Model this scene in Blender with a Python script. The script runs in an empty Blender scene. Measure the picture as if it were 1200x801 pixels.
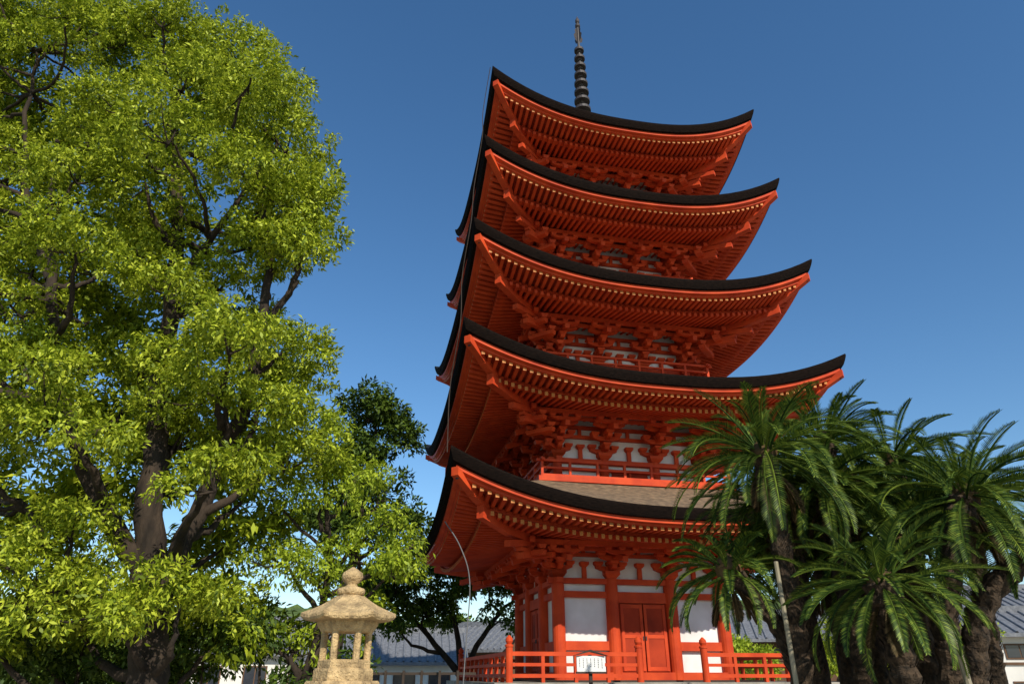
import bpy, math, random
import numpy as np
from mathutils import Vector, noise
random.seed(7); rng=np.random.default_rng(11)
scene=bpy.context.scene
# ---------------------------------------------------------------- materials
def mat(name, col, rough=0.7, var=0.25, scale=3.0, bump=0.0, bscale=20.0, col2=None, spec=0.3, stretch=None, detail=4):
    m=bpy.data.materials.new(name); m.use_nodes=True; nt=m.node_tree; N=nt.nodes; L=nt.links
    b=N['Principled BSDF']; b.inputs['Roughness'].default_value=rough
    b.inputs['Specular IOR Level'].default_value=spec
    tc=N.new('ShaderNodeTexCoord'); mp=N.new('ShaderNodeMapping'); L.new(tc.outputs['Object'],mp.inputs[0])
    if stretch: mp.inputs['Scale'].default_value=stretch
    n=N.new('ShaderNodeTexNoise'); n.inputs['Scale'].default_value=scale; n.inputs['Detail'].default_value=detail
    L.new(mp.outputs[0],n.inputs['Vector'])
    r=N.new('ShaderNodeValToRGB'); L.new(n.outputs[0],r.inputs[0])
    c2=col2 if col2 else tuple(c*(1-var) for c in col)
    r.color_ramp.elements[0].position=0.32; r.color_ramp.elements[1].position=0.68
    r.color_ramp.elements[0].color=(*c2,1); r.color_ramp.elements[1].color=(*col,1)
    L.new(r.outputs[0],b.inputs['Base Color'])
    if bump>0:
        n2=N.new('ShaderNodeTexNoise'); n2.inputs['Scale'].default_value=bscale; n2.inputs['Detail'].default_value=5
        L.new(mp.outputs[0],n2.inputs['Vector'])
        bp=N.new('ShaderNodeBump'); bp.inputs['Strength'].default_value=bump; bp.inputs['Distance'].default_value=0.03
        L.new(n2.outputs[0],bp.inputs['Height']); L.new(bp.outputs[0],b.inputs['Normal'])
    return m
def leafmat(name, dark, mid, light, trans=0.35, gloss=0.03):
    m=bpy.data.materials.new(name); m.use_nodes=True; nt=m.node_tree; N=nt.nodes; L=nt.links
    out=N['Material Output']; N.remove(N['Principled BSDF'])
    b=N.new('ShaderNodeBsdfDiffuse')
    g=N.new('ShaderNodeNewGeometry'); r=N.new('ShaderNodeValToRGB'); L.new(g.outputs['Random Per Island'],r.inputs[0])
    r.color_ramp.elements[0].color=(*dark,1); r.color_ramp.elements[1].color=(*light,1)
    e=r.color_ramp.elements.new(0.5); e.color=(*mid,1)
    L.new(r.outputs[0],b.inputs['Color'])
    t=N.new('ShaderNodeBsdfTranslucent'); L.new(r.outputs[0],t.inputs['Color'])
    mx=N.new('ShaderNodeMixShader'); mx.inputs[0].default_value=trans
    L.new(b.outputs[0],mx.inputs[1]); L.new(t.outputs[0],mx.inputs[2])
    gl=N.new('ShaderNodeBsdfGlossy'); gl.inputs['Roughness'].default_value=.5; gl.inputs['Color'].default_value=(.7,.8,.5,1)
    m2=N.new('ShaderNodeMixShader'); m2.inputs[0].default_value=gloss
    L.new(mx.outputs[0],m2.inputs[1]); L.new(gl.outputs[0],m2.inputs[2]); L.new(m2.outputs[0],out.inputs[0])
    return m
RED=mat('vermilion_paint',(0.61,0.074,0.018),0.6,scale=2.2,col2=(0.44,0.044,0.013),bump=0.12,bscale=14,spec=.15)
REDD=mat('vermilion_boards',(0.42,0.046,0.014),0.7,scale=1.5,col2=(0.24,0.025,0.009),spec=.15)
WHITE=mat('plaster',(0.80,0.79,0.76),0.85,scale=1.6,col2=(0.64,0.62,0.58))
YEL=mat('ochre_paint',(0.60,0.22,0.05),0.6,scale=5,var=0.3)
THATCH=mat('bark_shingle',(0.26,0.175,0.10),0.95,scale=6,col2=(0.10,0.07,0.045),bump=0.8,bscale=30)
EDGE=mat('bark_shingle_edge',(0.018,0.011,0.008),1.0,scale=9,col2=(0.005,0.004,0.0035),bump=0.7,bscale=40,stretch=(1,1,8),spec=0.05)
BRONZE=mat('bronze',(0.06,0.05,0.045),0.5,scale=5)
DARKW=mat('dark_wood',(0.05,0.035,0.025),0.7,scale=4)
STONE=mat('granite',(0.66,0.46,0.22),0.9,scale=11,col2=(0.30,0.205,0.10),bump=1.0,bscale=50)
STONE2=mat('platform_stone',(0.38,0.35,0.29),0.9,scale=3,col2=(0.2,0.19,0.16),bump=0.4,bscale=20)
BARK=mat('tree_bark',(0.055,0.038,0.025),0.95,scale=5,col2=(0.018,0.013,0.009),bump=1.0,bscale=18,stretch=(1,1,0.35))
CBARK=mat('cycad_bark',(0.08,0.052,0.03),0.95,scale=14,col2=(0.018,0.013,0.008),bump=1.0,bscale=30)
GROUND=mat('gravel',(0.42,0.38,0.30),0.95,scale=0.4,col2=(0.32,0.29,0.23),bump=0.5,bscale=40)
TILE=mat('roof_tile',(0.20,0.205,0.215),0.6,scale=6,col2=(0.11,0.115,0.125))
HWALL=mat('house_wall',(0.74,0.71,0.64),0.9,scale=1.0,var=0.12)
BRWN=mat('brown_timber',(0.14,0.075,0.04),0.8,scale=3)
GLASS=mat('window_dark',(0.03,0.035,0.045),0.15,scale=2,spec=0.6)
HILLM=mat('hill_forest',(0.11,0.16,0.035),0.95,scale=0.35,col2=(0.03,0.05,0.015),bump=1.0,bscale=1.0)
SIGNW=mat('sign_paint',(0.75,0.75,0.72),0.6,var=0.1)
INK=mat('ink',(0.03,0.03,0.03),0.6)
POLE=mat('bamboo_pole',(0.30,0.26,0.17),0.6,scale=5)
STEEL=mat('steel',(0.16,0.16,0.16),0.4)
L_CAM=leafmat('camphor_leaf',(0.09,0.135,0.008),(0.30,0.37,0.018),(0.60,0.65,0.055),0.36)
L_LIGHT=leafmat('young_leaf',(0.14,0.20,0.012),(0.31,0.40,0.022),(0.52,0.60,0.05),0.42)
L_MAP=leafmat('maple_leaf',(0.03,0.065,0.008),(0.09,0.15,0.014),(0.20,0.28,0.025),0.4)
L_DARK=leafmat('dark_leaf',(0.022,0.048,0.008),(0.06,0.105,0.014),(0.13,0.19,0.02),0.28)
L_CYC=leafmat('cycad_leaf',(0.014,0.038,0.007),(0.055,0.10,0.014),(0.18,0.235,0.028),0.2,.04)
L_DEAD=leafmat('dead_frond',(0.03,0.02,0.01),(0.07,0.045,0.02),(0.12,0.075,0.035),0.15,.01)
# ---------------------------------------------------------------- mesh builder
class MB:
    def __init__(s): s.v=[]; s.f=[]; s.m=[]; s.mats=[]
    def mi(s,m):
        if m not in s.mats: s.mats.append(m)
        return s.mats.index(m)
    def face(s,pts,m):
        i=len(s.v); s.v+= [tuple(p) for p in pts]; s.f.append(tuple(range(i,i+len(pts)))); s.m.append(s.mi(m))
    def hexa(s,A,B,m,endA=None,endB=None):
        i=len(s.v); s.v+=[tuple(p) for p in A]+[tuple(p) for p in B]
        F=[(3,2,1,0),(4,5,6,7),(0,1,5,4),(1,2,6,5),(2,3,7,6),(3,0,4,7)]
        for n,f in enumerate(F):
            s.f.append(tuple(i+j for j in f)); mm=m
            if n==0 and endA: mm=endA
            if n==1 and endB: mm=endB
            s.m.append(s.mi(mm))
    def box(s,x0,x1,y0,y1,z0,z1,m):
        s.hexa([(x0,y0,z0),(x1,y0,z0),(x1,y1,z0),(x0,y1,z0)],[(x0,y0,z1),(x1,y0,z1),(x1,y1,z1),(x0,y1,z1)],m)
    def lathe(s,prof,seg,c,m,rot=0.0,caps=True,sx=1,sy=1):
        i=len(s.v); mi=s.mi(m)
        for (r,z) in prof:
            for k in range(seg):
                a=rot+2*math.pi*k/seg; s.v.append((c[0]+sx*r*math.cos(a),c[1]+sy*r*math.sin(a),c[2]+z))
        for j in range(len(prof)-1):
            for k in range(seg):
                k2=(k+1)%seg
                s.f.append((i+j*seg+k,i+j*seg+k2,i+(j+1)*seg+k2,i+(j+1)*seg+k)); s.m.append(mi)
        if caps:
            s.f.append(tuple(i+k for k in range(seg))[::-1]); s.m.append(mi)
            o=i+(len(prof)-1)*seg; s.f.append(tuple(o+k for k in range(seg))); s.m.append(mi)
    def tube(s,pts,rads,m,n=8):
        P=[Vector(p) for p in pts]; i=len(s.v); mi=s.mi(m)
        for j,p in enumerate(P):
            t=(P[min(j+1,len(P)-1)]-P[max(j-1,0)])
            if t.length<1e-6: t=Vector((0,0,1))
            t.normalize(); a=t.cross(Vector((0.31,0.95,0.05))).normalized(); b=t.cross(a)
            for k in range(n):
                w=2*math.pi*k/n; q=p+(a*math.cos(w)+b*math.sin(w))*rads[j]; s.v.append(tuple(q))
        for j in range(len(P)-1):
            for k in range(n):
                k2=(k+1)%n; s.f.append((i+j*n+k,i+j*n+k2,i+(j+1)*n+k2,i+(j+1)*n+k)); s.m.append(mi)
    def done(s,name,parent=None,smooth=False):
        me=bpy.data.meshes.new(name); me.from_pydata(s.v,[],s.f); 
        for m in s.mats: me.materials.append(m)
        me.polygons.foreach_set('material_index',s.m)
        if smooth: me.polygons.foreach_set('use_smooth',[True]*len(s.f))
        me.update(); o=bpy.data.objects.new(name,me); scene.collection.objects.link(o)
        if parent: o.parent=parent
        return o
def empty(name,loc=(0,0,0),rz=0):
    o=bpy.data.objects.new(name,None); o.location=loc; o.rotation_euler=(0,0,rz); scene.collection.objects.link(o); return o
def smoothline(pts,n=5,jit=0.0):
    P=[Vector(p) for p in pts]; out=[]
    for i in range(len(P)-1):
        p0=P[max(i-1,0)];p1=P[i];p2=P[i+1];p3=P[min(i+2,len(P)-1)]
        for k in range(n):
            t=k/n; q=0.5*((2*p1)+(p2-p0)*t+(2*p0-5*p1+4*p2-p3)*t*t+(3*p1-p0-3*p2+p3)*t**3)
            if (i or k) and jit: q=q+Vector((random.uniform(-jit,jit),random.uniform(-jit,jit),random.uniform(-jit,jit)))
            out.append(q)
    out.append(P[-1]); return out
# ---------------------------------------------------------------- pagoda
E=1.6
pagoda=empty('five_storied_pagoda',(3.07,22.3,0),math.radians(11.8))
def SP(k,a,q,z):
    x,y=a,-q
    for _ in range(k): x,y=-y,x
    return (x,y,z)
ZM=[3.75,7.35,10.55,13.88,17.08]; TIP=[4.94,8.49,11.85,15.25,18.54]
WW=[5.8,5.575,5.35,5.05,4.8]; BB=[2.37,2.25,2.1,1.97,1.84]
FL=[-0.1,5.05,8.5,11.8,15.1]
def sbox(mb,k,a0,a1,q0,q1,z0,z1,m,endo=None):
    mb.hexa([SP(k,a0,q1,z0),SP(k,a1,q1,z0),SP(k,a1,q1,z1),SP(k,a0,q1,z1)],[SP(k,a0,q0,z0),SP(k,a1,q0,z0),SP(k,a1,q0,z1),SP(k,a0,q0,z1)],m,endA=endo)
for i in range(5):
    W=WW[i];b=BB[i];zm=ZM[i]+E;sag=TIP[i]-ZM[i];fl=FL[i]+E
    SL=0.16 if i==0 else 0.25
    def up(a,q): return sag*(min(abs(a)/W,1.02)**2.5)*max(0,(q-b)/(W-b))
    def strip(mb,prof,m,ns=26):
        for k in range(4):
            for (q0,z0),(q1,z1) in zip(prof[:-1],prof[1:]):
                for j in range(ns):
                    s0=-1+2*j/ns; s1=-1+2*(j+1)/ns
                    mb.face([SP(k,s0*q0,q0,z0+up(s0*q0,q0)),SP(k,s1*q0,q0,z0+up(s1*q0,q0)),SP(k,s1*q1,q1,z1+up(s1*q1,q1)),SP(k,s0*q1,q1,z1+up(s0*q1,q1))],m)
    # roof shell
    mb=MB()
    wt=(BB[i+1]+0.5) if i<4 else 0.45
    zt=(FL[i+1]+E-0.12) if i<4 else 19.9+E
    prof=[]; zq=zm-.09
    for j in range(13):
        t=j/12; g=t*(0.8+0.2*t) if i<4 else t*(0.6+0.4*t*t)
        prof.append((W+(wt-W)*t, zq+(zt-zq)*g+0.03*math.sin(min(1,t*8)*math.pi/2)))
    strip(mb,prof,THATCH)
    o=mb.done('roof_shingles_%d'%(i+1),pagoda)
    mb=MB()
    strip(mb,[(W,zm-.09),(W+0.012,zm-0.14),(W-0.0,zm-0.20),(W-0.03,zm-0.28),(W-0.07,zm-0.36),(W-0.34,zm-0.385)],EDGE,40)
    mb.done('eave_edge_%d'%(i+1),pagoda)
    mb=MB()
    strip(mb,[(W-0.16,zm-0.37),(W-0.16,zm-0.46),(W-0.28,zm-0.465),(W-0.28,zm-0.52),(W-0.42,zm-0.52)],RED,40)
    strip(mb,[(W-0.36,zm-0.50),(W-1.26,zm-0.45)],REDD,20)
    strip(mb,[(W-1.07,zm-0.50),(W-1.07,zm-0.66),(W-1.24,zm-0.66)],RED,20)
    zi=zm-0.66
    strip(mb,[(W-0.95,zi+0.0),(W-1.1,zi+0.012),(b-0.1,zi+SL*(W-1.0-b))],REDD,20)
    n=int((W-0.3)/0.185)
    for k in range(4):
        for j in range(-n,n+1):
            a=j*0.185; w=0.045
            def pt(a_,q,z): return SP(k,a_,q,z+up(a,q))
            qo=W-0.34; qi=max(W-1.2,abs(a)+0.04)
            if qi<qo-0.05:
                to=zm-0.50; ti=zm-0.50+0.05*(qo-qi)
                mb.hexa([pt(a-w,qo,to-0.10),pt(a+w,qo,to-0.10),pt(a+w,qo,to),pt(a-w,qo,to)],[pt(a-w,qi,ti-0.10),pt(a+w,qi,ti-0.10),pt(a+w,qi,ti),pt(a-w,qi,ti)],RED,endA=YEL)
            qo=W-0.98; qi=max(b,abs(a)+0.04)
            if qi<qo-0.05:
                qs=[qo,(qo+qi)/2,qi] if abs(a)>1.5 else [qo,qi]
                for qa,qb in zip(qs[:-1],qs[1:]):
                    ta=zi+SL*(qo-qa); tb=zi+SL*(qo-qb)
                    mb.hexa([pt(a-w,qa,ta-0.11),pt(a+w,qa,ta-0.11),pt(a+w,qa,ta),pt(a-w,qa,ta)],[pt(a-w,qb,tb-0.11),pt(a+w,qb,tb-0.11),pt(a+w,qb,tb),pt(a-w,qb,tb)],RED,endA=YEL if (qa==qo and i<2) else None)
        def hp(q,off,z):
            s=off/math.sqrt(2); return SP(k,q-s,q+s,z+up(q,q))
        for qa,qb,dp in [(W-0.12,W-0.6,0.2),(W-0.6,W-1.02,0.22),(W-0.85,W-1.7,0.30),(W-1.7,W-2.4,0.30),(W-2.4,b,0.30)]:
            za=zm-0.47 if dp<0.25 else zi+SL*(W-1.0-qa)
            zb=zm-0.47 if dp<0.25 else zi+SL*(W-1.0-qb)
            mb.hexa([hp(qa,-0.10,za-dp),hp(qa,0.10,za-dp),hp(qa,0.10,za),hp(qa,-0.10,za)],[hp(qb,-0.10,zb-dp),hp(qb,0.10,zb-dp),hp(qb,0.10,zb),hp(qb,-0.10,zb)],RED)
        # wind bell under corner
        c=SP(k,W-.2,W-.2,0); zb=zm+sag*.93-.75
        mb.lathe([(.05,0),(.045,.06),(.03,.11),(.008,.13),(.006,.25)],10,(c[0],c[1],zb),BRONZE)
    mb.done('eave_rafters_%d'%(i+1),pagoda)
    # brackets
    zr=zi-0.11+SL*(W-1.0-b)
    ct=2.40+E if i==0 else zr-1.38
    H=zr-ct; m3=b*0.36; cols=[-b,-m3,m3,b]
    mb=MB(); st=0.33
    qp=b+1.0
    hs=.30 if i else .245
    def masu(k,c,q,z,h=.12,w0=.075,w1=.12):
        mb.hexa([SP(k,c-w0,q+w0,z),SP(k,c+w0,q+w0,z),SP(k,c+w0,q-w0,z),SP(k,c-w0,q-w0,z)],[SP(k,c-w1,q+w1,z+h*.45),SP(k,c+w1,q+w1,z+h*.45),SP(k,c+w1,q-w1,z+h*.45),SP(k,c-w1,q-w1,z+h*.45)],RED)
        mb.hexa([SP(k,c-w1,q+w1,z+h*.45),SP(k,c+w1,q+w1,z+h*.45),SP(k,c+w1,q-w1,z+h*.45),SP(k,c-w1,q-w1,z+h*.45)],[SP(k,c-w1,q+w1,z+h),SP(k,c+w1,q+w1,z+h),SP(k,c+w1,q-w1,z+h),SP(k,c-w1,q-w1,z+h)],RED)
    def hijiki(k,a,q,z,ln,w=.065,h=.13):
        for s0,s1,lo0,lo1 in ((-1,-.72,.08,.03),(-.72,-.45,.03,0),(-.45,.45,0,0),(.45,.72,0,.03),(.72,1,.03,.08)):
            mb.hexa([SP(k,a+s0*ln,q+w,z+lo0),SP(k,a+s1*ln,q+w,z+lo1),SP(k,a+s1*ln,q-w,z+lo1),SP(k,a+s0*ln,q-w,z+lo0)],[SP(k,a+s0*ln,q+w,z+h),SP(k,a+s1*ln,q+w,z+h),SP(k,a+s1*ln,q-w,z+h),SP(k,a+s0*ln,q-w,z+h)],RED)
    for k in range(4):
        zp=zi-0.11+SL*(W-1.0-qp)
        sbox(mb,k,-qp-0.35,qp+0.35,qp-0.07,qp+0.07,zp-0.12,zp+0.01+0.001*k,RED)
        q2=b+0.66; z2=zp+SL*.34-.04
        sbox(mb,k,-q2-0.25,q2+0.25,q2-0.05,q2+0.05,z2-0.20-0.001*k,z2-0.10,RED)
        mb.face([SP(k,-q2,q2,z2-0.1),SP(k,q2,q2,z2-0.1),SP(k,b+0.2,b+0.2,z2+0.0),SP(k,-b-0.2,b+0.2,z2+0.0)],WHITE)
        for a in np.arange(-q2,q2,0.22):
            mb.hexa([SP(k,a-.025,q2,z2-0.15),SP(k,a+.025,q2,z2-0.15),SP(k,a+.025,q2,z2-0.09),SP(k,a-.025,q2,z2-0.09)],[SP(k,a-.025,b,z2+0.0),SP(k,a+.025,b,z2+0.0),SP(k,a+.025,b,z2+.06),SP(k,a-.025,b,z2+.06)],RED)
        for j in (2,3):
            zj=ct+0.32+(j-1)*hs
            sbox(mb,k,-b-0.3,b+0.3,b-0.05,b+0.055,zj,zj+.1+0.001*k,RED)
        for a in cols:
            mb.hexa([SP(k,a-.13,b+.13,ct),SP(k,a+.13,b+.13,ct),SP(k,a+.13,b-.13,ct),SP(k,a-.13,b-.13,ct)],[SP(k,a-.21,b+.21,ct+.1),SP(k,a+.21,b+.21,ct+.1),SP(k,a+.21,b-.21,ct+.1),SP(k,a-.21,b-.21,ct+.1)],RED)
            sbox(mb,k,a-.21,a+.21,b-.21,b+.21,ct+.1,ct+.19,RED)
            for j in (0,1,2):
                q=b+st*j; zz=ct+0.19+j*hs
                hijiki(k,a,q,zz,.42 if j<2 else .48)
                for da in (-.35,0,.35): masu(k,a+da,q,zz+.13)
                qn=b+st*(j+1); za=zz
                mb.hexa([SP(k,a-.07,qn+.05,za+.05),SP(k,a+.07,qn+.05,za+.05),SP(k,a+.07,qn+.11,za+.14),SP(k,a-.07,qn+.11,za+.14)],[SP(k,a-.07,b-.05,za-.004),SP(k,a+.07,b-.05,za-.004),SP(k,a+.07,b-.05,za+.14),SP(k,a-.07,b-.05,za+.14)],RED)
                if j<2: masu(k,a,qn,za+.14,.1)
            q=qp; zz=zp-0.31
            hijiki(k,a,q,zz,.46,.06,.1)
            for da in (-.38,0,.38): masu(k,a+da,q,zz+.1,.09,.06,.09)
            qa,qb=b+1.24,b
            za,zb=zp-0.46,zp-0.05
            mb.hexa([SP(k,a-.07,qa,za-.07),SP(k,a+.07,qa,za-.07),SP(k,a+.07,qa+.03,za+.07),SP(k,a-.07,qa+.03,za+.07)],[SP(k,a-.07,qb,zb-.08),SP(k,a+.07,qb,zb-.08),SP(k,a+.07,qb,zb+.07),SP(k,a-.07,qb,zb+.07)],RED)
        def dp(q,off,z,t=0):
            s=off/math.sqrt(2); return SP(k,q-s+t,q+s+t,z)
        for j in (0,1,2,3):
            q=b+st*(j+1)+.06; zj=min(ct+0.19+j*hs,zp-.42)
            mb.hexa([dp(q,-.08,zj+.05),dp(q,.08,zj+.05),dp(q,.08,zj+.15),dp(q,-.08,zj+.15)],[dp(b-.05,-.08,zj-.006),dp(b-.05,.08,zj-.006),dp(b-.05,.08,zj+.15),dp(b-.05,-.08,zj+.15)],RED)
            zq=zj+.15; c=q-.06
            for oo in (-.36,0,.36):
                A=[];B=[]
                for (u_,v_) in ((-1,-1),(1,-1),(1,1),(-1,1)):
                    for w_,z_,lst in ((.07,zq,A),(.115,zq+.1,B)):
                        x=c-oo/1.414+(u_*w_); y=c+oo/1.414+(v_*w_); lst.append(SP(k,x,y,z_))
                if j<3: mb.hexa(A,B,RED)
            if j in(1,2):
                mb.hexa([dp(c-.07,-.42,zj),dp(c-.07,.42,zj),dp(c+.07,.42,zj),dp(c+.07,-.42,zj)],[dp(c-.07,-.45,zj+.12),dp(c-.07,.45,zj+.12),dp(c+.07,.45,zj+.12),dp(c+.07,-.45,zj+.12)],RED)
        for qa,dz in ((b+1.35,0),(b+1.75,.22)):
            mb.hexa([dp(qa,-.085,zp-.56+dz),dp(qa,.085,zp-.56+dz),dp(qa,.085,zp-.40+dz),dp(qa,-.085,zp-.40+dz)],[dp(b,-.085,zp-.2+dz),dp(b,.085,zp-.2+dz),dp(b,.085,zp-.04+dz),dp(b,-.085,zp-.04+dz)],RED)
        for a in ((-b-m3)/2,0,(b+m3)/2):
            sbox(mb,k,a-.06,a+.06,b-.03,b+.05,ct+.0,ct+.30,RED)
            masu(k,a,b,ct+.3,.12)
            sbox(mb,k,a-.05,a+.05,b-.03,b+.045,ct+.42+hs,ct+.32+2*hs,RED)
    mb.done('brackets_%d'%(i+1),pagoda)
    # walls / columns
    mb=MB()
    wq=b-0.07
    for k in range(4):
        mb.face([SP(k,-wq,wq,fl-0.1),SP(k,wq,wq,fl-0.1),SP(k,wq,wq,zr+.15),SP(k,-wq,wq,zr+.15)],WHITE)
    mb.done('plaster_walls_%d'%(i+1),pagoda)
    mb=MB()
    cr=0.175 if i==0 else 0.14
    for k in range(4):
        for a in cols[:3]:
            c=SP(k,a,b,0)
            mb.lathe([(cr,fl-.1),(cr,ct-.25),(cr*.92,ct)],16,(c[0],c[1],0),RED)
        def hb_(z0,z1,pr=0.05,a0=-b,a1=b):
            sbox(mb,k,a0,a1,b-.09,b+pr,z0,z1,RED)
        hb_(ct-.15,ct-.01,.09,-b-.28,b+.28)
        if i==0:
            hb_(ct-.50,ct-.34,.06); hb_(fl-.1,fl+.18,.13,-b-.1,b+.1)
            for (a0,a1) in ((-b,-m3),(m3,b)):
                sbox(mb,k,a0,a1,b-.09,b+.055,fl+.70,fl+.92,RED)
            h=ct-.5
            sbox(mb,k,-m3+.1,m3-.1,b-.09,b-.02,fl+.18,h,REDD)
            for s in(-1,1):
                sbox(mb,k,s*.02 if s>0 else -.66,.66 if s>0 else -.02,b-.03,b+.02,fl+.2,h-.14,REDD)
                for aa in(.06,.6):
                    c=s*aa; sbox(mb,k,c-.04,c+.04,b-.03,b+.04,fl+.21,h-.15,RED)
                for zz in (fl+.22,fl+1.0,h-.25):
                    sbox(mb,k,min(s*.05,s*.62),max(s*.05,s*.62),b-.03,b+.034,zz,zz+.09,RED)
                sbox(mb,k,s*.04-.012,s*.04+.012,b+.04,b+.06,fl+.95,fl+1.05,BRONZE)
            sbox(mb,k,-.74,.74,b-.05,b+.07,h-.12,h+.0,RED)
        else:
            hb_(ct-.36,ct-.27,.05); hb_(fl-.05,fl+.14,.07)
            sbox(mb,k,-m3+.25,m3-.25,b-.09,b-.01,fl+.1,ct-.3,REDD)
            sbox(mb,k,-.03,.03,b-.03,b+.03,fl+.1,ct-.3,RED)
    mb.done('columns_beams_%d'%(i+1),pagoda)
    if i>0:
        mb=MB(); r=b+0.62
        for k in range(4):
            sbox(mb,k,-r-.12,r+.12-.16,b-.05,r+.12,fl-.16,fl-.02,RED)
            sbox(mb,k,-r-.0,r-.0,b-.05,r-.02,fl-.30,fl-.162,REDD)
            for (z,h,w) in ((.0,.06,.045),(.22,.05,.035),(.42,.065,.045)):
                ext=.16 if z>.4 else 0
                sbox(mb,k,-r-ext,r+ext,r-w,r+w,fl+z+.0015*k,fl+z+h+.0015*k,RED)
            for a in np.linspace(-r,r,8)[:-1]:
                sbox(mb,k,a-.035,a+.035,r-.04,r+.04,fl-.01,fl+(.55 if abs(abs(a)-r)<.01 else .42),RED)
        mb.done('balcony_%d'%(i+1),pagoda)
# spire
mb=MB(); z=19.75+E
mb.box(-.55,.55,-.55,.55,z,z+.5,BRONZE); mb.box(-.65,.65,-.65,.65,z+.5,z+.6,BRONZE)
mb.lathe([(.5,.6),(.5,.7),(.42,.95),(.2,1.1),(.32,1.2),(.42,1.35),(.1,1.36)],20,(0,0,z),BRONZE)
mb.lathe([(.07,1.3),(.06,7.6),(.02,8.2)],10,(0,0,z),BRONZE)
for j in range(9):
    zz=z+1.75+j*.52; r=.38-.02*j
    mb.lathe([(r-.10,zz),(r,zz-.03),(r,zz+.10),(r-.10,zz+.08)],20,(0,0,0),BRONZE)
    for q in range(4):
        a=q*math.pi/2; mb.tube([(0,0,zz+.04),(math.cos(a)*(r-.05),math.sin(a)*(r-.05),zz+.04)],[.03,.03],BRONZE,5)
    mb.lathe([(.10,zz-.1),(.13,zz),(.13,zz+.1),(.08,zz+.2)],12,(0,0,0),BRONZE)
for q in range(4):
    a=q*math.pi/2+.4; c,s=math.cos(a),math.sin(a)
    prof=[(0,6.45),(.2,6.6),(.26,6.85),(.16,7.05),(.2,7.2),(.05,7.45)]
    mb.face([(c*r+s*.01,s*r-c*.01,z+h) for r,h in prof],BRONZE)
mb.lathe([(.02,7.4),(.12,7.5),(.12,7.62),(.03,7.72),(.1,7.82),(.1,7.95),(.02,8.15)],12,(0,0,z),BRONZE)
mb.done('finial_spire',pagoda)
# platform, steps, railing
mb=MB(); p=4.35
mb.box(-p,p,-p,p,-.2,1.28,STONE2); mb.box(-p-.12,p+.12,-p-.12,p+.12,1.28,1.46,STONE2)
for j in range(6): mb.box(-.95,.95,-p-.12-.28*(6-j),-p-.12-.28*(5-j),-.1,1.46*(j+1)/7,STONE2)
mb.box(-1.15,-.955,-p-1.9,-p-.125,-.1,.5,STONE2); mb.box(.955,1.15,-p-1.9,-p-.125,-.1,.5,STONE2)
for k in range(4): sbox(mb,k,-3.0,3.0,2.2,3.0,1.455+.001*k,1.5+.001*k,DARKW)
mb.done('stone_platform',pagoda)
mb=MB(); r=4.05
for k in range(4):
    segs=[(-r,-.85),(.85,r)] if k==0 else [(-r,r)]
    for a0,a1 in segs:
        for z0,z1,w in ((1.56,1.64,.05),(1.80,1.87,.04),(2.02,2.11,.05)):
            sbox(mb,k,a0,a1,r-w,r+w,z0+.001*k,z1+.001*k,RED)
        n=max(2,int((a1-a0)/.75))
        for a in np.linspace(a0,a1,n+1)[1:-1]: sbox(mb,k,a-.04,a+.04,r-.045,r+.045,1.46,2.03,RED)
    ends=[-r]+([-.85,.85] if k==0 else [])
    for a in ends:
        c=SP(k,a,r,0); mb.lathe([(.085,1.46),(.085,2.2),(.10,2.21),(.10,2.25),(.06,2.27),(.09,2.33),(.085,2.39),(.02,2.46)],14,(c[0],c[1],0),RED)
mb.done('verandah_railing',pagoda)
mb=MB(); pts=[]
for i in (4,3,2,1,0):
    pts.append((-(WW[i]+.1),-(WW[i]+.1),TIP[i]+E-.3))
    if i>0: pts.append((-(WW[i]+.25),-(WW[i]-.3),TIP[i]+E-1.9))
pl=smoothline(pts,6); mb.tube(pl,[.012]*len(pl),DARKW,5)
mb.done('lightning_cable',pagoda)
# ---------------------------------------------------------------- ground, hill
mb=MB(); G=2500
mb.face([(-G,-G,0),(G,-G,0),(G,G,0),(-G,G,0)],GROUND); mb.done('ground')
def hill():
    nx,ny=260,60; V=[];F=[]
    for j in range(ny):
        for i in range(nx):
            x=-260+520*i/(nx-1)+random.uniform(-.7,.7); y=95+j*3.2
            t=(y-95)/190
            h=24*min(1,t*1.5)**.8*(0.75+.5*noise.noise(Vector((x*.012,y*.01,3))))*(1-.25*math.exp(-((x+5)/30)**2))
            h+=2.2*abs(noise.noise(Vector((x*.16,y*.16,1))))+1.3*noise.noise(Vector((x*.5,y*.5,4)))
            V.append((x,y,h-1.2))
    for j in range(ny-1):
        for i in range(nx-1):
            a=j*nx+i; F.append((a,a+1,a+nx+1,a+nx))
    me=bpy.data.meshes.new('hill'); me.from_pydata(V,[],F); me.materials.append(HILLM); o=bpy.data.objects.new('hill',me); scene.collection.objects.link(o)
hill()
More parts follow.
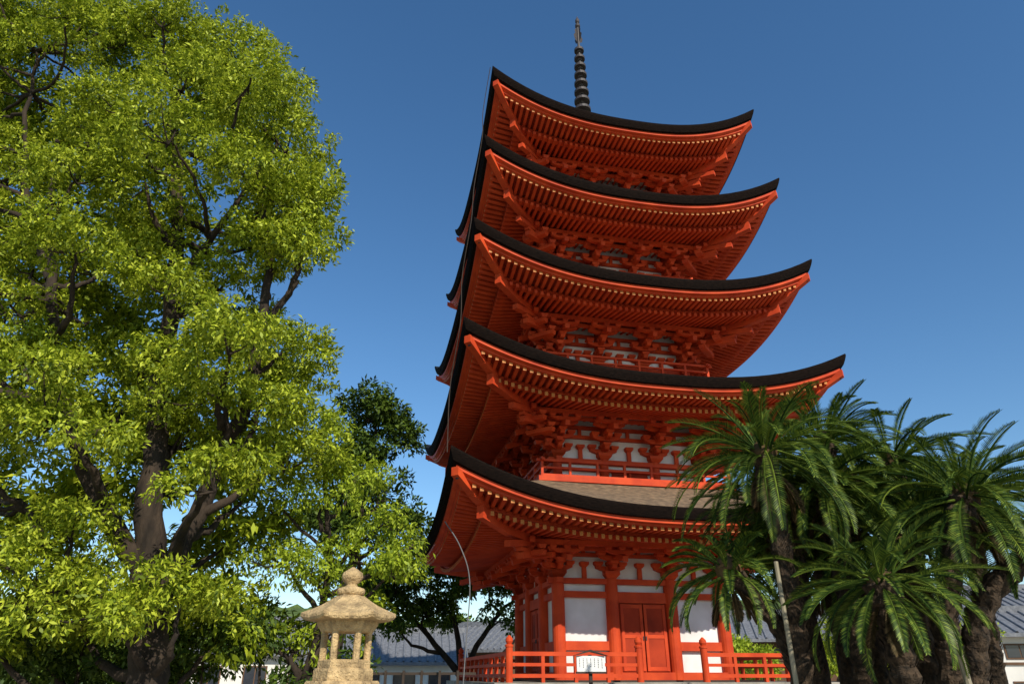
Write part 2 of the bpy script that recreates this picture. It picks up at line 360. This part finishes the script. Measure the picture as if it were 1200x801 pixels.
# ---------------------------------------------------------------- foliage
def rdir(n):
    v=rng.normal(size=(n,3)); return v/np.linalg.norm(v,axis=1,keepdims=True)
def leaf_obj(name,P,D,Ln,Wd,m,parent,nrm=None):
    N=len(P)
    D=D/np.linalg.norm(D,axis=1,keepdims=True)
    if nrm is None:
        nrm=rdir(N)*.75+np.array([0,0,1.0])
    S=np.cross(D,nrm); S/=np.linalg.norm(S,axis=1,keepdims=True)+1e-9
    Nn=np.cross(S,D)
    L=Ln[:,None]; w=Wd[:,None]
    V=np.empty((N,4,3)); V[:,0]=P; V[:,1]=P+D*L*.45+S*w*.5+Nn*w*.12; V[:,2]=P+D*L-Nn*L*.10; V[:,3]=P+D*L*.45-S*w*.5+Nn*w*.12
    me=bpy.data.meshes.new(name); me.vertices.add(N*4); me.vertices.foreach_set('co',V.reshape(-1).astype(np.float32))
    me.loops.add(N*4); me.loops.foreach_set('vertex_index',np.arange(N*4,dtype=np.int32))
    me.polygons.add(N); me.polygons.foreach_set('loop_start',np.arange(0,N*4,4,dtype=np.int32)); me.polygons.foreach_set('loop_total',np.full(N,4,dtype=np.int32))
    me.materials.append(m); me.update(calc_edges=True)
    o=bpy.data.objects.new(name,me); scene.collection.objects.link(o); o.parent=parent; return o
def crown(blobs,leaf=0.13,subd=9,nspray=26,nleaf=10,droop=.3,subr=(.32,.55),ratio=.36):
    P=[];D=[];Ls=[];twigs=[];NR=[]
    for (x,y,z,r) in blobs:
        c=np.array([x,y,z]); n=max(4,int(subd*r*r))
        d=rdir(n); d[:,2]=np.where(d[:,2]<-.3,-d[:,2],d[:,2])
        sc=c+d*np.array([1,1,.85])*(r*rng.uniform(.45,1.0,(n,1)))
        for s,dd in zip(sc,d):
            twigs.append((c,s))
            rs=rng.uniform(*subr); ns=int(nspray*(rs/.45)**2)
            o=rdir(ns); o=o+dd*.35; o/=np.linalg.norm(o,axis=1,keepdims=True)
            sp=s+o*np.array([1.15,1.15,.6])*rs*rng.uniform(.6,1.05,(ns,1))
            pp=np.repeat(sp,nleaf,axis=0)+rng.normal(scale=leaf*.45,size=(ns*nleaf,3))
            oo=np.repeat(o,nleaf,axis=0)*.7+rdir(ns*nleaf)*.8+np.array([0,0,-droop])
            P.append(pp);D.append(oo);Ls.append(rng.uniform(.7,1.25,ns*nleaf)*leaf)
            NR.append(np.repeat(o,nleaf,axis=0)*.8+rdir(ns*nleaf)*.6+np.array([0,0,.6]))
    P=np.concatenate(P);D=np.concatenate(D);Ls=np.concatenate(Ls);NR=np.concatenate(NR)
    return P,D,Ls,Ls*ratio,twigs,NR
def tree(name,limbs,blobs,m,leaf=.13,trunk_r=.4,back=(),tw=.5,**kw):
    root=empty(name,(0,0,0))
    mb=MB(); nodes=[]
    for pts,r0,r1 in limbs:
        pl=smoothline(pts,6,.05); n=len(pl)
        rr=[r0+(r1-r0)*(j/(n-1))**.8 for j in range(n)]
        if pts[0][2]<.1: rr[0]*=1.5; rr[1]*=1.25; rr[2]*=1.1
        mb.tube(pl,rr,BARK,12)
        nodes+= [(p,r) for p,r in zip(pl,rr)]
    for (x,y,z,r) in list(blobs)+list(back):
        c=Vector((x,y,z)); best=min(nodes,key=lambda q:(q[0]-c).length+(2.5*max(0,q[0].z-c.z+.8)))
        p0=best[0]; d=c-p0
        mid=p0+d*.5+Vector((random.uniform(-.3,.3),random.uniform(-.3,.3),-.12*d.length+random.uniform(0,.3)))
        pl=smoothline([p0,mid,c+Vector((0,0,.2*r))],6,.04); n=len(pl); ra=min(best[1]*.65,.05+.022*d.length)
        mb.tube(pl,[ra*(1-j/(n-1))+.018 for j in range(n)],BARK,7)
    P,D,Ls,Wd,twigs,NR=crown(blobs,leaf,**kw)
    for c,s in twigs:
        if random.random()<tw:
            c=Vector(c);s=Vector(s); mid=(c+s)/2+Vector((0,0,-.08))
            mb.tube([c,mid,s],[.025,.017,.007],BARK,4)
    mb.done('trunk_and_limbs',root,True)
    leaf_obj('foliage',P,D,Ls,Wd,m,root,NR)
    if back:
        kw2=dict(kw); kw2['subd']=kw.get('subd',9)*.6; kw2['nspray']=kw.get('nspray',20)*.4
        P,D,Ls,Wd,_,NR=crown(back,leaf*1.9,**kw2); leaf_obj('inner_foliage',P,D,Ls,Wd,m,root,NR)
    return root
ez=[2,4,6,7.5,8.7,10,12.9,15.5,17.3,18.5]; ex=[-3.9,-3.6,-3.5,-3.5,-4.8,-3.5,-4.2,-6.0,-8.1,-9.5]
holes=[(-11.0,14.3,.6),(-6.7,12.4,.35),(-5.4,8.7,.45)]
def ok(x,z,pad=0): return all((x-a)**2+(z-c)**2>(r+pad)**2 for a,c,r in holes)
blobs=[(-9.3,12.5,16.3,1.2),(-7.1,12.6,14.9,1.25),(-5.3,12.5,12.6,1.1),(-4.8,12.3,10.3,1.1),(-4.6,12.5,7.3,1.05),(-6.2,12.3,13.9,1.0),(-4.7,12.0,6.0,1.0),(-8.2,12.4,15.9,1.1),(-4.9,12.8,11.5,1.0),(-4.6,12.3,9.4,.8),
 (-13.8,12.5,16.9,1.2),(-12.6,12.8,17.6,1.1),(-11.2,12.6,17.2,1.2),(-14.5,12.6,15.6,1.2),(-10.2,12.8,17.3,1.0),(-15,12.5,18,1.2)]
back=[]
for zz in np.arange(2.4,17.6,1.45):
    e=np.interp(zz,ez,ex); left=-10.2-(zz-1.6)*.36
    for xx in np.arange(e-1.2,left,-1.45):
        b_=(xx+rng.uniform(-.45,.3),12.2+rng.uniform(-1.9,1.0),zz+rng.uniform(-.5,.5),rng.uniform(.9,1.35))
        if ok(b_[0],b_[2],.5) and rng.random()<.95: blobs.append(b_)
        b_=(xx+rng.uniform(-.5,.1)-.4,14.6+rng.uniform(-.8,.8),zz+rng.uniform(-.5,.5),rng.uniform(1.1,1.5))
        if ok(b_[0]*12.4/14.6,1.6+(b_[2]-1.6)*12.4/14.6,.6): back.append(b_)
limbs=[([(-5.9,12.5,-.1),(-6.0,12.5,1.6),(-6.4,12.5,3.4),(-6.9,12.6,6),(-7.3,12.8,9),(-7.9,12.9,12),(-8.6,12.9,14.8)],.40,.07),
 ([(-6.2,12.5,2.6),(-5.6,12.5,4.6),(-5.2,12.6,7),(-5.3,12.7,9.5),(-5.9,12.7,12.2)],.22,.05),
 ([(-6.4,12.5,3.2),(-7.8,12.2,5),(-9,12.1,7.5),(-10,12.3,10.2),(-10.8,12.5,13)],.2,.05),
 ([(-6.0,12.5,1.9),(-7.4,12.3,3.0),(-8.8,12.2,4.4)],.16,.05),([(-5.3,12.7,8),(-4.7,12.6,9.2),(-4.4,12.6,11)],.1,.03),
 ([(-7.3,12.8,9),(-6.4,12.6,11),(-5.6,12.6,13)],.1,.03),([(-9.6,12.2,9),(-11.4,12.4,12.5),(-12.2,12.5,16)],.1,.03)]
tree('camphor_tree',limbs,blobs,L_CAM,leaf=.112,back=back,subd=12,nspray=39,nleaf=9,tw=.25,ratio=.40,subr=(.24,.48))
bl=[(-3.0,14,3.6,.85),(-2.3,14,3.3,.6),(-3.6,14,4.9,.95),(-3.9,13.8,3.2,.9),(-3.0,14.2,2.6,.7),(-4.3,14,6.2,.9),(-2.5,14.1,4.3,.55),(-3.3,14.6,5.4,.7),(-4.8,13.6,4.6,.9),(-3.4,14,2.2,.6),(-4.6,14.3,3.6,.9),(-4.9,13.9,2.3,.8),(-4.2,14.2,2.0,.7),(-2.0,14.2,3.9,.45)]
tree('young_camphor_tree',[([(-3.7,14.1,-.1),(-3.8,14.1,1.5),(-3.6,14.1,3.3),(-3.9,14,5.4)],.13,.04)],bl,L_LIGHT,leaf=.112,subd=13,nspray=33,nleaf=9,droop=.5,subr=(.22,.4),ratio=.4)
bl=[(-4.3,20,8.6,1.1),(-3.6,20,8.0,.75),(-4.5,20,7.2,1.1),(-3.9,20,6.2,1.0),(-4.8,20,5.3,1.2),(-3.4,20.2,5.2,.8)]
tree('evergreen_oak_tree',[([(-4.6,20,-.1),(-4.7,20,2.5),(-4.4,20,5.5),(-4.3,20,8.2)],.25,.05)],bl,L_DARK,leaf=.17,subd=11,nspray=26,nleaf=10,ratio=.42)
bl=[(-2.6,31,5.4,1.6),(-1.0,31,4.9,1.5),(-4.4,30,5.2,1.7),(-3.6,31,3.8,1.3),(.6,32,5.2,1.6),(-6,31,4.8,1.7),(-1.6,31,6.2,1.1),(-5,30.5,3.4,1.4),(-.4,31,3.6,.9)]
tree('maple_tree',[([(-2.0,31,-.1),(-2.1,31,1.8),(-2.6,31,4.8)],.25,.07),([(-2.1,31,1.4),(-1.0,31,3.4),(.3,31.5,4.8)],.16,.05),([(-2.1,31,1.6),(-3.8,31,3.4),(-5.4,31,4.5)],.16,.05)],bl,L_MAP,leaf=.2,subd=8,nspray=20,nleaf=9,subr=(.35,.6),ratio=.45)
def shrub(name,bl,m,leaf=.12,**kw):
    root=empty(name); P,D,Ls,Wd,tw,NR=crown(bl,leaf,**kw); leaf_obj('foliage',P,D,Ls,Wd,m,root,NR)
    mb=MB()
    for (x,y,z,r) in bl: mb.tube([(x,y,-.05),(x+.1,y,z*.5),(x,y,z)],[.06,.04,.02],BARK,6)
    mb.done('stems',root)
shrub('shrub_bed',[(-8.8+i*1.0,14.2+random.uniform(-.8,.8),1.1+random.uniform(0,.9),1.0) for i in range(6)]+[(-9.2,12.6,2.0,1.2),(-8.3,14.4,2.6,1.1)],L_DARK,leaf=.15,subd=9,nspray=22,nleaf=9)
shrub('azalea_hedge',[(7.4+i*.85,15.5+random.uniform(-.6,.6),1.7+random.uniform(0,.5),.8) for i in range(3)],L_LIGHT,leaf=.11,subd=9,nspray=26,nleaf=10)
shrub('evergreen_shrub',[(5.0+i*.85,12.6+random.uniform(-.5,.5),2.5+random.uniform(0,1.0),.9) for i in range(2)]+[(6.2,12.4,3.8,.9),(7.3,12.4,3.8,.8),(5.3,12.4,4.2,.8),(6.6,12.4,4.4,.8),(8.0,12.5,3.9,.7)],L_DARK,leaf=.16,subd=9,nspray=22,nleaf=9,ratio=.42)
bl=[]
for xx in np.arange(-48,80,3.4):
    bl.append((xx+rng.uniform(-1,1),66+rng.uniform(-5,5),2.2+rng.uniform(0,2.4),rng.uniform(1.8,2.8)))
shrub('background_trees',bl,L_MAP,leaf=.4,subd=3.5,nspray=18,nleaf=9,subr=(.7,1.2),ratio=.5)
bl=[]
for xx in np.arange(5,20,2.6):
    bl.append((xx+rng.uniform(-1,1),38+rng.uniform(-3,3),1.4+rng.uniform(0,1.4),rng.uniform(1.1,1.6)))
shrub('garden_trees',bl,L_LIGHT,leaf=.2,subd=5,nspray=20,nleaf=9,subr=(.5,.8),ratio=.5)
# ---------------------------------------------------------------- cycads
def cycad(name,base,top,rad,L=1.7,nf=60,lo=-38,dead=7,bend=None):
    root=empty(name); mb=MB()
    pts=[base,bend if bend else tuple((Vector(base)+Vector(top))/2+Vector((.08,.05,0))),top]
    pl=smoothline(pts,14,.012); n=len(pl)
    mb.tube(pl,[rad*(1.2 if j==0 else 1)*(1+.13*((j%2)*2-1))*(1.25 if j>n-6 else 1) for j in range(n)],CBARK,11)
    for j in range(n-1):
        p0,p1=pl[j],pl[j+1]
        for k in range(16):
            w=random.uniform(0,6.28); p=p0.lerp(p1,random.random()); o=Vector((math.cos(w),math.sin(w),0))
            s=o.cross(Vector((0,0,1))); q=p+o*rad*.95
            mb.face([q-s*.035,q+s*.035,q+o*.06+Vector((0,0,.09))],CBARK)
    T=Vector(top)
    LP=[];LD=[];LL=[];LN=[];DP=[];DD=[];DLn=[];DN=[]
    mbr=MB()
    for f in range(nf+dead):
        isdead=f>=nf
        t=(f+.5)/nf if not isdead else 1
        az=f*2.39996+random.uniform(-.25,.25)
        el=math.radians(68+(lo-68)*t**.85+random.uniform(-10,10)) if not isdead else math.radians(random.uniform(-75,-50))
        ln=L*random.uniform(.78,1.1)*(.7+.3*min(1,t*2)) if not isdead else L*random.uniform(.35,.5)
        curl=math.radians(random.uniform(25,70)) if not isdead else math.radians(15)
        p=T+Vector((math.cos(az),math.sin(az),0))*rad*.6+Vector((0,0,random.uniform(-.12,.1) if not isdead else -.25))
        ns=56; step=ln/ns; rp=[p.copy()]
        side=Vector((-math.sin(az),math.cos(az),0)); sw=random.uniform(-.25,.25)
        for k in range(ns):
            u=k/ns; e=el-curl*u*u*1.1-curl*.15*u; az2=az+sw*u*u
            d=Vector((math.cos(az2)*math.cos(e),math.sin(az2)*math.cos(e),math.sin(e))); upn=side.cross(d)*-1
            if upn.z<0 and abs(e)<1.5: upn=-upn
            p=p+d*step; rp.append(p.copy())
            if u>.1:
                ll=.18*(math.sin(min(1,(u-.06)*1.9)*math.pi/2))*(1-.72*max(0,(u-.55)/.45)**1.6)*random.uniform(.85,1.12)*(L/1.6)
                for s in(-1,1):
                    dd=d*(.55+.5*u)+side*s*.8+upn*.5
                    tgt=(DP,DD,DLn,DN) if isdead else (LP,LD,LL,LN)
                    tgt[0].append(p[:]); tgt[1].append(dd[:]); tgt[2].append(ll); tgt[3].append((upn+side*s*-.3)[:])
        mbr.tube(rp[::6]+[rp[-1]],[.013*(1-j/13)+.004 for j in range(len(rp[::6])+1)],L_DEAD if isdead else L_CYC,4)
    mbr.lathe([(.16,-.15),(.2,0),(.15,.12),(.02,.22)],12,top,L_DEAD)
    mb.done('trunk',root); mbr.done('frond_stems',root)
    a=np.array; l=a(LL); leaf_obj('fronds',a(LP),a(LD),l,np.full(len(l),.017),L_CYC,root,a(LN))
    if dead:
        l=a(DLn); leaf_obj('dead_fronds',a(DP),a(DD),l,np.full(len(l),.017),L_DEAD,root,a(DN))
cycad('cycad_tree',(3.75,10,-.1),(3.80,10,4.62),.14,1.68,78)
cycad('cycad_tree',(5.6,9.6,-.1),(6.3,9.5,3.85),.15,1.65,72,bend=(5.6,9.6,2))
cycad('cycad_tree',(4.6,9.0,-.1),(4.6,9.0,2.65),.16,1.3,56)
cycad('cycad_tree',(3.95,10.3,-.1),(3.15,10.4,3.0),.12,1.15,46,bend=(3.85,10.35,1.9))
cycad('cycad_tree',(5.7,9.7,-.1),(7.25,9.6,3.2),.15,1.2,46,lo=-20,bend=(6.1,9.7,2.2))
cycad('cycad_tree',(5.3,11,-.1),(5.2,11,5.1),.15,1.55,64)
cycad('cycad_tree',(4.3,11,-.1),(4.4,11.1,4.1),.15,1.5,64)
cycad('cycad_tree',(5.7,10.5,-.1),(5.6,10.3,3.4),.16,1.5,60)
cycad('cycad_tree',(7.0,11.5,-.1),(7.5,11.3,4.2),.14,1.5,56)
cycad('cycad_tree',(6.2,11.2,-.1),(6.3,11.1,4.8),.15,1.5,60)
cycad('cycad_tree',(5.1,11.4,-.1),(5.0,11.4,3.3),.15,1.3,50)
cycad('cycad_tree',(4.7,10.4,-.1),(4.8,10.4,4.2),.14,1.4,60)
mb=MB()
mb.tube([(3.62,9.7,0),(3.60,9.7,3.0)],[.035,.03],POLE,8); mb.tube([(5.45,9.0,0),(5.35,9.0,2.1)],[.045,.04],POLE,8)
mb.done('support_pole')
# ---------------------------------------------------------------- stone lantern
lan=empty('stone_lantern',(-1.5,6.75,0),math.radians(12))
mb=MB(); h6=6
mb.lathe([(.46,0),(.46,.14),(.40,.18)],h6,(0,0,0),STONE); mb.lathe([(.34,.18),(.30,.26),(.20,.34)],h6,(0,0,0),STONE)
mb.lathe([(.19,.34),(.17,.42),(.165,1.15),(.19,1.25)],16,(0,0,0),STONE)
mb.lathe([(.2,1.25),(.28,1.34),(.32,1.42),(.325,1.54),(.31,1.56)],h6,(0,0,0),STONE)
mb.lathe([(.26,1.56),(.26,1.64),(.245,1.66)],h6,(0,0,0),STONE); mb.done('pedestal_and_shaft',lan)
mb=MB()
for k in range(6):
    a=k*math.pi/3; c,s=math.cos(a)*.195,math.sin(a)*.195
    mb.lathe([(.036,1.66),(.031,1.7),(.031,1.95),(.04,1.99)],8,(c,s,0),STONE)
mb.lathe([(.23,1.66),(.23,1.72),(.215,1.73)],h6,(0,0,0),STONE)
mb.lathe([(.215,1.95),(.235,1.96),(.27,2.01),(.28,2.05)],h6,(0,0,0),STONE)
mb.done('fire_box',lan)
mb=MB()
prof=[(.35,2.045),(.415,2.05),(.43,2.07),(.425,2.095),(.34,2.135),(.26,2.175),(.18,2.225),(.12,2.27)]
i0=[];seg=48
for (r,z) in prof:
    ring=[]
    for k in range(seg):
        a=2*math.pi*k/seg
        apo=math.cos(math.pi/6)/math.cos(((a)%(math.pi/3))-math.pi/6)
        w=(apo-math.cos(math.pi/6))/(1-math.cos(math.pi/6))
        ring.append((r*apo*math.cos(a),r*apo*math.sin(a),z+.018*w*w*(r/.4)**2+.003*noise.noise(Vector((r*9,a*4,z*5)))))
    i0.append(ring)
for A,B in zip(i0[:-1],i0[1:]):
    for k in range(seg): mb.face([A[k],A[(k+1)%seg],B[(k+1)%seg],B[k]],STONE)
mb.face(i0[0][::-1],STONE); mb.face(i0[-1],STONE)
mb.done('roof',lan)
mb=MB()
mb.lathe([(.09,2.262),(.125,2.28),(.13,2.31),(.12,2.33),(.055,2.35),(.05,2.37),(.085,2.395),(.10,2.43),(.09,2.47),(.04,2.505),(.008,2.525)],20,(0,0,0),STONE)
mb.done('jewel_finial',lan,True)
# ---------------------------------------------------------------- notice board
nb=empty('notice_board',(1.66,16,0),math.radians(6))
mb=MB(); mb.box(-.035,.035,0,.06,0,2.0,DARKW); mb.box(-.30,.30,-.05,-.002,1.68,1.98,SIGNW)
mb.hexa([(-.37,-.12,1.98),(0,-.12,2.10),(.37,-.12,1.98),(0,-.12,2.06)],[(-.37,.1,1.98),(0,.1,2.10),(.37,.1,1.98),(0,.1,2.06)],DARKW)
mb.box(-.32,.32,-.06,.0,1.64,1.678,DARKW)
for j in range(7):
    x=-.24+j*.08; z=1.93
    while z>1.76:
        l=random.uniform(.012,.025); mb.box(x-.007,x+.007,-.053,-.0505,z-l,z,INK); z-=l+.014
mb.done('board',nb)
mb=MB(); pl=smoothline([(-1.15,17,0),(-1.05,17,2.2),(-1.0,17,3.6),(-1.25,17,4.4),(-1.65,17,5.0)],8)
mb.tube(pl,[.014]*len(pl),STEEL,8); mb.done('curved_steel_pole')
mb=MB()
for x in np.arange(-3.6,-.9,.45): mb.box(x-.03,x+.03,18.9,18.96,0,1.72,DARKW)
mb.box(-3.7,-.9,18.965,19.0,1.62,1.68,DARKW); mb.box(-3.7,-.9,18.965,19.0,1.2,1.26,DARKW)
mb.done('wooden_fence')
# ---------------------------------------------------------------- houses
def house(name,loc,w,d,h,rh,rz,wall=HWALL,floors=1):
    r=empty(name,loc,rz); mb=MB()
    mb.box(-w/2,w/2,-d/2,d/2,0,h,wall); mb.done('walls',r)
    mb=MB(); e=.7
    A=[(-w/2-e,-d/2-e,h-.1),(w/2+e,-d/2-e,h-.1),(w/2+e,0,h+rh),(-w/2-e,0,h+rh)]
    B=[(x,-y,z) for x,y,z in A]
    for Q in(A,B):
        top=[(x,y,z+.18) for x,y,z in Q]; mb.hexa(Q,top,TILE)
    n=int(w/.45)
    for sgn in(-1,1):
        for j in range(n+1):
            x=-w/2-e+.1+j*(w+2*e-.2)/n
            mb.tube([(x,sgn*(d/2+e),h+.1),(x,0,h+rh+.2)],[.07,.07],TILE,6)
    mb.box(-w/2-e,w/2+e,-.2,.2,h+rh+.1,h+rh+.45,TILE)
    mb.done('tiled_roof',r)
    mb=MB()
    for s in(-1,1): mb.face([(s*w/2,-d/2,h),(s*w/2,d/2,h),(s*w/2,0,h+rh-.1)],wall)
    mb.done('gables',r)
    mb=MB(); fh=h/floors
    for f in range(floors):
        for j in range(max(2,int(w/2.2))):
            nn=max(2,int(w/2.2)); x=-w/2+(j+.5)*w/nn; z=f*fh+fh*.35
            mb.box(x-.7,x+.7,-d/2-.05,-d/2+.02,z,z+fh*.42,BRWN); 
            mb.box(x-.62,x-.03,-d/2-.07,-d/2,z+.08,z+fh*.42-.08,GLASS); mb.box(x+.03,x+.62,-d/2-.07,-d/2,z+.08,z+fh*.42-.08,GLASS)
        mb.box(-w/2,w/2,-d/2-.09,-d/2+.01,f*fh+fh*.2,f*fh+fh*.27,BRWN)
    mb.done('windows',r)
house('tile_roof_house',(-8.5,52,0),9,7,2.3,1.9,math.radians(8))
house('tile_roof_house',(-2.5,58,0),7,6,3.2,1.8,math.radians(-30),BRWN)
house('tile_roof_house',(-17,50,0),8,6,2.8,2.0,math.radians(20))
house('tile_roof_house',(17.5,50,0),7,6,3.6,1.6,math.radians(-12),BRWN,2)
house('plaster_house',(25.5,42,0),6,6,3.5,1.2,math.radians(-14),HWALL,2)
house('plaster_house',(33,50,0),9,8,5.2,1.6,math.radians(-10),HWALL,2)
# ---------------------------------------------------------------- light
SE,SPH=34,24
w=bpy.data.worlds.new('World'); scene.world=w; w.use_nodes=True; nt=w.node_tree
bg=nt.nodes['Background']; sk=nt.nodes.new('ShaderNodeTexSky'); sk.sky_type='NISHITA'; sk.sun_disc=False
sk.sun_elevation=math.radians(SE); sk.sun_rotation=math.radians(180-SPH); sk.air_density=1.1; sk.dust_density=.15; sk.ozone_density=3.0
hs=nt.nodes.new('ShaderNodeHueSaturation'); hs.inputs['Saturation'].default_value=1.2
nt.links.new(sk.outputs[0],hs.inputs['Color']); nt.links.new(hs.outputs[0],bg.inputs[0]); bg.inputs[1].default_value=.145
sd=bpy.data.lights.new('sun','SUN'); sd.energy=5; sd.angle=math.radians(.5); sd.color=(1,.93,.82)
so=bpy.data.objects.new('sun',sd); scene.collection.objects.link(so)
tos=Vector((math.sin(math.radians(SPH))*math.cos(math.radians(SE)),-math.cos(math.radians(SPH))*math.cos(math.radians(SE)),math.sin(math.radians(SE))))
so.rotation_euler=tos.to_track_quat('Z','Y').to_euler(); so.location=(20,-20,30)
cd=bpy.data.cameras.new('camera'); cd.sensor_width=36; cd.lens=801/1200*36; cd.clip_end=6000
co=bpy.data.objects.new('camera',cd); scene.collection.objects.link(co); co.location=(0,0,E); co.rotation_euler=(math.radians(90+26),0,0)
scene.camera=co
scene.view_settings.view_transform='Standard'; scene.view_settings.look='None'; scene.view_settings.exposure=0
